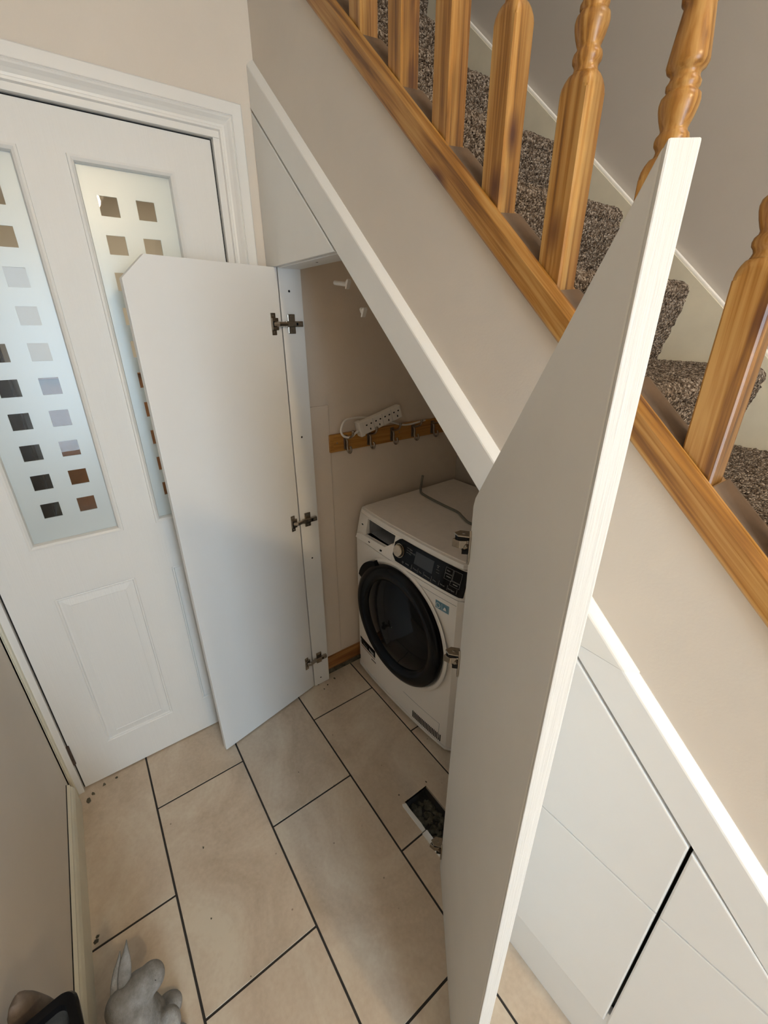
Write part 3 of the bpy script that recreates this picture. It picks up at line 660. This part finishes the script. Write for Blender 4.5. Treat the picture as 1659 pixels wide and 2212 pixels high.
for y in (0.833, 0.943, 1.060, 1.173, 1.285):
    hk = put('coat_hook', hm, cr, (0.0, y-1.07, 0.0)); put('back_plate', pm_, hk, (0.0145, 0, -0.002))
for y in (0.795, 1.10): put('screw', mesh_of('screw', lathe([(0.0035, 0), (0.0025, 0.001)], 8), 'dark_metal'), cr, (0.015, y-1.07, 0), (0, PI/2, 0))

# extension lead resting on the hooks
ex = thing('extension_lead', 'white four-socket extension lead lying across the coat hooks', 'extension lead', (XC+0.040, 0.892, 1.174))
ex.rotation_euler = (math.radians(14.5), 0, 0)
eb = obj('socket_block', B(-0.015, 0.015, 0.0, 0.192, -0.026, 0.026, bev=0.004), 'plastic', ex)
obj('end_cap', B(-0.017, 0.016, -0.016, 0.004, -0.030, 0.030, bev=0.004), 'plastic', ex)
ho = mesh_of('socket_hole', B(0, 0.0008, -0.0024, 0.0024, -0.004, 0.004), 'black'); hr = mesh_of('socket_hole', B(0, 0.0008, -0.0035, 0.0035, -0.0026, 0.0026), 'black')
for k in range(4):
    y = 0.028+k*0.0455
    put('socket_hole', ho, eb, (0.0148, y+0.004, -0.012)); put('socket_hole', hr, eb, (0.0148, y-0.010, 0.008)); put('socket_hole', hr, eb, (0.0148, y+0.012, 0.008))
    if k: obj('socket_seam', B(0.0148, 0.0155, y-0.0235, y-0.0225, -0.024, 0.024), 'tub', eb)
obj('cable_boot', tube([(0.002, -0.034, -0.008), (0.002, -0.016, -0.004)], 0.006, 10, radii=[0.0042, 0.0062]), 'plastic', ex, smooth=True)
obj('cable', tube(smooth_path([(0.002, -0.032, -0.008), (0.006, -0.058, -0.012), (0.006, -0.085, 0.002), (0.0, -0.088, 0.026), (-0.006, -0.060, 0.052), (-0.014, -0.015, 0.046), (-0.020, 0.05, 0.020), (-0.020, 0.14, -0.030), (-0.018, 0.22, -0.078), (-0.018, 0.33, -0.10)], 8), 0.0042, 8), 'plastic', ex, smooth=True)

# ------------------------------------------------------------------ tumble dryer
DWd, DDp, DH = 0.622, 0.575, 0.850
rotd = math.radians(1.7)
dy = thing('tumble_dryer', 'white tumble dryer with large black round door and black control panel', 'tumble dryer', (-1.389, 0.848, 0), rotd)
def yf(x, z=0.5):                         # bowed front, y towards the back; the fascia leans back
    u = abs(2*x/DWd-1); return -0.016*(1-u**2.6)+0.012*max(0, (u-0.93)/0.07)**2.0+0.235*max(0, z-0.722)
TILT = PI/2-0.232
NXS = 33
def strip_front(z0, z1, mat, name, x0=0.0, x1=DWd, off=0.0, thick=0.02, bm=None, parent=dy, zf=None, make=True):
    bm = bm or bmesh.new(); cols = []
    for k in range(NXS):
        x = x0+(x1-x0)*k/(NXS-1)
        a, b = (z0, z1) if zf is None else zf(x)
        ya, yb = yf(x, a)-off, yf(x, b)-off
        cols.append([bm.verts.new((x, ya, a)), bm.verts.new((x, yb, b)), bm.verts.new((x, yb+thick, b)), bm.verts.new((x, ya+thick, a))])
    for a, b in zip(cols, cols[1:]):
        for i in range(4): bm.faces.new([a[i], a[(i+1) % 4], b[(i+1) % 4], b[i]])
    bm.faces.new(cols[0]); bm.faces.new(cols[-1][::-1])
    return obj(name, bm, mat, parent) if make else bm
obj('body', boxes([(0.0, DWd, 0.03, DDp, 0.02, 0.744), (0.0, DWd, 0.17, DDp, 0.744, 0.825), (0.0, 0.072, 0.035, 0.17, 0.744, 0.825), (0.278, DWd, 0.035, 0.17, 0.744, 0.825)]), 'appliance', dy)
strip_front(0.075, 0.7205, 'appliance', 'front_panel', thick=0.06)
strip_front(0.030, 0.0735, 'appliance', 'plinth_panel', off=-0.002, thick=0.06)
strip_front(0.018, 0.028, 'appliance', 'bottom_lip', off=0.003, thick=0.06)
# fascia, made around the open drawer well on the left
FZ0, FZ1 = 0.7235, 0.826
WX0, WX1, WZ0, WZ1 = 0.082, 0.268, 0.752, 0.821
fas = bmesh.new()
strip_front(FZ0, FZ1, None, 'f', 0.0, WX0, thick=0.03, bm=fas, make=False); strip_front(FZ0, FZ1, None, 'f', WX1, DWd, thick=0.03, bm=fas, make=False)
strip_front(FZ0, WZ0, None, 'f', WX0, WX1, thick=0.03, bm=fas, make=False); strip_front(WZ1, FZ1, None, 'f', WX0, WX1, thick=0.03, bm=fas, make=False)
obj('fascia', fas, 'appliance', dy)
wy = yf(0.15, 0.80)+0.016
obj('drawer_well', boxes([(WX0-0.004, WX1+0.004, 0.16, 0.165, WZ0-0.004, WZ1+0.004), (WX0-0.006, WX0, wy, 0.16, WZ0-0.004, WZ1+0.004), (WX1, WX1+0.006, wy, 0.16, WZ0-0.004, WZ1+0.004), (WX0, WX1, wy-0.012, 0.16, WZ0-0.006, WZ0), (WX0, WX1, wy, 0.16, WZ1, WZ1+0.005)]), 'tub', dy)
lip = prism([(0.030, 0.727), (0.272, 0.727), (0.272, 0.782), (0.256, 0.784), (0.222, 0.7560), (0.080, 0.7535), (0.036, 0.747)], 1, -0.004, 0.012, bev=0.0015)
for v in lip.verts: v.co.y += yf(0.15, v.co.z)
obj('drawer_lip', lip, 'appliance', dy)
for (x, z) in ((0.050, 0.785), (0.125, 0.7400), (0.205, 0.7375)): obj('latch_slot', B(x-0.005, x+0.005, yf(x, z)-0.0058 if z < 0.76 else yf(x, z)-0.001, yf(x, z)+0.002, z-0.0025, z+0.0025), 'black', dy)
# top plate
tp = []
for k in range(25):
    x = DWd*k/24; tp.append((min(max(x, 0.012), DWd-0.012), yf(x, 0.828)-0.002))
tp += [(DWd-0.006, DDp+0.005), (0.006, DDp+0.005)]
obj('top_rim', prism(tp, 2, 0.828, 0.846, bev=0.003), 'appliance', dy)
obj('top_plate', prism([(x*0.98+0.006, y*0.98+0.012) for x, y in tp], 2, 0.845, 0.8505, bev=0.002), 'appliance_top', dy)
# control panel
cp = strip_front(0, 0, 'gloss_black', 'control_panel', 0.276, 0.616, off=0.0035, thick=0.004, zf=lambda x: ((0.735+max(0, 0.020-(x-0.276))*0.9, 0.8245-max(0, 0.026-(x-0.276))*0.9)))
def on_panel(x, z, lift=0.005): return (x, yf(x, z)-lift, z)
dial = obj('dial', lathe([(0.0265, 0), (0.0265, 0.002)], 32), 'champagne', dy, on_panel(0.308, 0.7800, 0.0042), (TILT, 0, 0))
obj('dial_well', lathe([(0.0245, 0.0), (0.0245, 0.003)], 32), 'satin_black', dial)
obj('dial_knob', lathe([(0.0222, 0.002), (0.0222, 0.010), (0.0208, 0.012), (0.001, 0.012)], 32), 'champagne', dial, (0, 0, 0))
strip_front(0.766, 0.8115, 'display', 'display', 0.392, 0.482, off=0.0042, thick=0.0012)
def mark(x0, x1, z0, z1, mat='print'): strip_front(z0, z1, mat, 'panel_mark', x0+0.014, x1+0.014, off=0.0041, thick=0.0008)
for i in range(3): mark(0.331, 0.346, 0.8065-i*0.0085, 0.8070-i*0.0085); 
for i, w in enumerate(('Extra', 'Cupboard', 'Iron')): text('panel_text', w, 0.0062, 'print', dy, on_panel(0.3615, 0.8045-i*0.0085, 0.0044), (TILT, 0, 0))
def ring_mark(x, z, r): obj('panel_mark', lathe([(r, 0), (r, 0.0004), (r*0.75, 0.0004), (r*0.75, 0)], 16, cap=False), 'print', dy, on_panel(x+0.014, z, 0.0042), (TILT, 0, 0))
ring_mark(0.3735, 0.797, 0.0032); ring_mark(0.324, 0.7475, 0.0040)
for x, w in ((0.338, 'On/Off'), (0.380, 'Dryness'), (0.411, 'Time'), (0.437, 'Anticrease'), (0.478, 'Delay'), (0.511, 'Refresh'), (0.546, 'End Signal')):
    text('panel_text', w, 0.0066, 'print', dy, on_panel(x+0.014, 0.7475 if x != 0.546 else 0.7465, 0.0046), (TILT, 0, -0.02 if x < 0.45 else 0.05))
for x in (0.371, 0.404, 0.433, 0.470, 0.505, 0.542, 0.580): mark(x-0.0004, x+0.0004, 0.741, 0.758)
for (x0, x1, z0, z1) in ((0.520, 0.551, 0.795, 0.8145), (0.520, 0.551, 0.774, 0.7935), (0.5535, 0.586, 0.779, 0.8145), (0.548, 0.586, 0.761, 0.777)):
    for q in ((x0, x1, z1-0.0005, z1), (x0, x1, z0, z0+0.0005), (x0, x0+0.0006, z0, z1), (x1-0.0006, x1, z0, z1)): mark(*q)
text('panel_text', 'Start', 0.007, 'print', dy, on_panel(0.540, 0.8030, 0.0044), (TILT, 0, 0.08))
for (x, z) in ((0.528, 0.784), (0.560, 0.768)): mark(x, x+0.018, z, z+0.0024)
mark(0.482, 0.494, 0.803, 0.8036); mark(0.487, 0.489, 0.796, 0.800); mark(0.482, 0.496, 0.789, 0.7895); mark(0.484, 0.498, 0.779, 0.7795)
# round door
DCX, DCZ, DR = 0.316, 0.452, 0.255
yd = yf(DCX)
dd = obj('door_ring', lathe([(DR-0.010, -0.012), (DR, 0.004), (DR, 0.012), (DR-0.006, 0.022), (DR-0.022, 0.030), (DR-0.050, 0.026), (DR-0.066, 0.014), (DR-0.070, 0.010)], 72, cap=False), 'satin_black', dy, (DCX, yd, DCZ), (PI/2, 0, 0), smooth=True)
obj('door_glass', lathe([(DR-0.066, 0.013), (DR-0.085, 0.020), (DR-0.13, 0.027), (0.06, 0.031), (0.002, 0.032)], 72, cap=False), 'gloss_black', dd, smooth=True)
hp = []
for k in range(9):
    an = math.radians(152-k*4.2); hp.append(((DR+0.014+0.008*math.sin(PI*k/8))*math.cos(an), (DR+0.014+0.008*math.sin(PI*k/8))*math.sin(an)))
for k in range(9):
    an = math.radians(152-33.6+k*4.2); hp.append(((DR-0.02)*math.cos(an), (DR-0.02)*math.sin(an)))
obj('door_handle', prism(hp, 2, 0.002, 0.022, bev=0.002), 'satin_black', dd)
sa_ = bmesh.new()
obj('door_surround', lathe([(DR+0.020, 0.0), (DR+0.010, 0.0040), (DR+0.004, 0.002), (DR-0.004, -0.010)], 72, cap=False), 'appliance', dy, (DCX, yd-0.0005, DCZ), (PI/2, 0, 0), smooth=True)
obj('surround_seam', B(0.345, 0.346, yd-0.0052, yd, 0.178, 0.197), 'tub', dy)
# stickers and printing
sx0, sx1 = 0.030, 0.158; sk = strip_front(0.158, 0.197, 'satin_black', 'sticker', sx0, sx1, off=0.0008, thick=0.001)
rs_ = -0.10
def fl(x, z): return (x, yf(x)-0.0024, z)
text('sticker_text', '5', 0.038, 'print_white', dy, fl(0.033, 0.1640), (PI/2, 0, -0.36)); text('sticker_text', 'YEAR', 0.020, 'print_grey', dy, fl(0.056, 0.1685), (PI/2, 0, -0.16)); text('sticker_text', 'FREE', 0.021, 'print_white', dy, fl(0.109, 0.1675), (PI/2, 0, -0.10))
for x in np.arange(0.036, 0.150, 0.0075): strip_front(0.1455, 0.1490, 'print_red', 'sticker_print', x, x+0.0058, off=0.0008, thick=0.001)
for x in np.arange(0.128, 0.160, 0.009): strip_front(0.127, 0.133, 'print_black', 'sticker_print', x, x+0.0066, off=0.0008, thick=0.001)
strip_front(0.650, 0.6815, 'blue', 'sticker', 0.513, 0.572, off=0.0008, thick=0.001); strip_front(0.6455, 0.650, 'print_white', 'sticker', 0.513, 0.572, off=0.0008, thick=0.001)
obj('sticker_mark', lathe([(0.010, 0), (0.010, 0.0005), (0.0082, 0.0005), (0.0082, 0)], 20, cap=False), 'print_white', dy, on_panel(0.527, 0.666, 0.003), (PI/2, 0, 0.08))
strip_front(0.654, 0.678, 'print_white', 'sticker_mark', 0.5415, 0.5422, off=0.0012, thick=0.001)
obj('sticker_mark', prism([(-0.007, -0.006), (0.007, -0.006), (0.005, 0.001), (0, 0.008), (-0.005, 0.001)], 2, 0, 0.0005), 'print_white', dy, on_panel(0.557, 0.665, 0.003), (PI/2, 0, 0.14))
# service flap lines and vent
strip_front(0.1265, 0.1277, 'tub', 'flap_line', 0.36, 0.566, off=0.0006, thick=0.001); strip_front(0.05, 0.1277, 'tub', 'flap_line', 0.5655, 0.567, off=0.0006, thick=0.001)
strip_front(0.698, 0.6992, 'tub', 'flap_line', 0.33, 0.600, off=0.0006, thick=0.001)
for k in range(20):
    x = 0.42+k*0.0080; strip_front(0.036, 0.070, 'black', 'vent_slot', x, x+0.0036, off=0.0, thick=0.002)
for (x, y) in ((0.05, 0.06), (0.55, 0.06), (0.05, 0.52), (0.55, 0.52)): obj('foot', lathe([(0.02, 0.0), (0.02, 0.012), (0.012, 0.02)], 14), 'satin_black', dy, (x, y, 0))
# cable lying on the dryer
cb = tube(smooth_path([(-1.402, 1.235, 0.905), (-1.398, 1.224, 0.868), (-1.360, 1.188, 0.8575), (-1.322, 1.165, 0.8565), (-1.245, 1.155, 0.8565), (-1.160, 1.150, 0.8565), (-1.085, 1.148, 0.8565), (-1.035, 1.128, 0.8565), (-0.975, 1.112, 0.8565), (-0.90, 1.16, 0.8565), (-0.86, 1.30, 0.8565)], 6), 0.0054, 10)
tag(obj('power_cable', cb, 'cable_grey', smooth=True), 'grey power cable lying across the top of the dryer', 'cable')

# ------------------------------------------------------------------ cast stone rabbit
def blob(parts, voxel, mat, name):
    bm = bmesh.new()
    for (c, r, rot) in parts:
        q = bmesh.ops.create_uvsphere(bm, u_segments=20, v_segments=14, radius=1.0)
        m = Matrix.Translation(c) @ Matrix.Rotation(rot[2], 4, 'Z') @ Matrix.Rotation(rot[1], 4, 'Y') @ Matrix.Rotation(rot[0], 4, 'X') @ Matrix.Diagonal((*r, 1))
        for v in q['verts']: v.co = m @ v.co
    me = bpy.data.meshes.new(name); bm.to_mesh(me); bm.free(); o = put(name, me)
    md = o.modifiers.new('r', 'REMESH'); md.mode = 'VOXEL'; md.voxel_size = voxel
    sm = o.modifiers.new('s', 'SMOOTH'); sm.factor = 0.5; sm.iterations = 4
    bpy.context.view_layer.update()
    m2 = bpy.data.meshes.new_from_object(o.evaluated_get(bpy.context.evaluated_depsgraph_get()))
    bpy.data.objects.remove(o); m2.name = name; m2.materials.clear(); m2.materials.append(M[mat])
    m2.polygons.foreach_set('use_smooth', [True]*len(m2.polygons)); return m2
rb = thing('rabbit_statue', 'grey weathered stone rabbit statue standing by the left skirting', 'statue', (-0.65, -0.222, 0), 0)
R_ = math.radians
bd = blob([((0.0, -0.002, 0.085), (0.066, 0.066, 0.088), (0, 0, 0)), ((-0.004, 0.006, 0.140), (0.050, 0.048, 0.062), (0, 0, 0)),
           ((-0.022, 0.026, 0.186), (0.036, 0.042, 0.034), (0, 0, 0.1)), ((-0.026, 0.054, 0.190), (0.030, 0.030, 0.028), (0, 0, 0)), ((-0.016, -0.004, 0.186), (0.034, 0.034, 0.034), (0, 0, 0)),
           ((0.030, 0.058, 0.085), (0.026, 0.028, 0.052), (-0.3, 0, 0)), ((0.036, 0.066, 0.105), (0.026, 0.024, 0.022), (0, 0, 0)), ((-0.03, 0.058, 0.018), (0.030, 0.034, 0.018), (0, 0, 0)),
           ((0.040, 0.060, 0.018), (0.030, 0.034, 0.018), (0, 0, 0)), ((0.0, 0.0, 0.010), (0.072, 0.080, 0.012), (0, 0, 0))], 0.004, 'stone', 'rabbit_body')
put('rabbit_body', bd, rb)
def ear_mesh(base, tip, w, th_):
    b_, t_ = Vector(base), Vector(tip); d = (t_-b_); L = d.length; zz = d.normalized(); xx = zz.cross(Vector((0.45, 0.13, 0.87))).normalized(); yy = zz.cross(xx); q = Matrix((xx, yy, zz)).transposed()
    bm = bmesh.new(); n = 14; rings = []
    for k in range(11):
        u = k/10; wd = w*(0.42+0.58*math.sin(PI*min(1, u*1.15+0.05))**0.8)*(1 if u < 0.75 else max(0.06, (1-u)/0.25)**0.6); tt = th_*(1-0.5*u)
        ring = []
        for j in range(n):
            a = 2*PI*j/n; x, y = wd*math.cos(a), tt*math.sin(a)
            y -= 0.35*th_*math.exp(-(x/(wd*0.45+1e-5))**2) if math.sin(a) > 0 else 0
            ring.append(bm.verts.new(b_+q @ Vector((x, y, L*u))))
        rings.append(ring)
    for A, Bq in zip(rings, rings[1:]):
        for j in range(n): bm.faces.new([A[j], A[(j+1) % n], Bq[(j+1) % n], Bq[j]])
    bm.faces.new(rings[0][::-1]); bm.faces.new(rings[-1]); return bm
obj('ear', ear_mesh((-0.018, -0.002, 0.190), (-0.090, 0.029, 0.262), 0.0135, 0.009), 'stone', rb, smooth=True)
obj('ear', ear_mesh((-0.020, -0.018, 0.186), (-0.086, 0.012, 0.246), 0.0125, 0.009), 'stone', rb, smooth=True)
put('eye', mesh_of('eye', lathe([(0.004, 0), (0.003, 0.001)], 10), 'black'), rb, (-0.006, 0.062, 0.206), (0, R_(60), 0))

# ------------------------------------------------------------------ bin and cloth bag in the near left corner
bn = thing('black_bin', 'black open-topped bin with a thick rim, bottom left corner of the photo', 'bin', (-0.402, -0.2465, 0), R_(8))
def rrect(hx, hy, r, z, n=6):
    out = []
    for (sx, sy, a0) in ((1, 1, 0), (-1, 1, 90), (-1, -1, 180), (1, -1, 270)):
        for k in range(n+1):
            a = R_(a0+90*k/n); out.append((sx*(hx-r)+r*math.cos(a), sy*(hy-r)+r*math.sin(a), z))
    return out
def loft(rings, mat, name, parent, cap0=False, cap1=False):
    bm = bmesh.new(); vs = [[bm.verts.new(p) for p in r] for r in rings]; n = len(vs[0])
    for a, b in zip(vs, vs[1:]):
        for i in range(n): bm.faces.new([a[i], a[(i+1) % n], b[(i+1) % n], b[i]])
    if cap0: bm.faces.new(vs[0][::-1])
    if cap1: bm.faces.new(vs[-1])
    return obj(name, bm, mat, parent, smooth=False)
loft([rrect(0.095, 0.036, 0.012, 0.0), rrect(0.112, 0.044, 0.016, 0.605)], 'gloss_black', 'bin_body', bn, cap0=True)
loft([rrect(0.112, 0.044, 0.016, 0.595), rrect(0.119, 0.051, 0.02, 0.60), rrect(0.120, 0.052, 0.02, 0.613), rrect(0.117, 0.049, 0.018, 0.62), rrect(0.106, 0.038, 0.012, 0.618), rrect(0.104, 0.036, 0.012, 0.605)], 'satin_black', 'bin_rim', bn)
loft([rrect(0.105, 0.037, 0.012, 0.608), rrect(0.09, 0.030, 0.012, 0.585), rrect(0.03, 0.012, 0.01, 0.580)], 'bin_liner', 'bin_liner', bn, cap1=True)
bg = blob([((0, 0, 0.31), (0.030, 0.040, 0.31), (0, 0, 0)), ((0.010, -0.004, 0.36), (0.024, 0.034, 0.262), (0, 0, 0)), ((0.004, -0.006, 0.12), (0.026, 0.03, 0.12), (0, 0, 0))], 0.006, 'bag', 'cloth_bag')
tag(put('cloth_bag', bg, None, (-0.562, -0.283, 0.0)), 'grey brown cloth bag squeezed between the black bin and the left wall', 'bag')
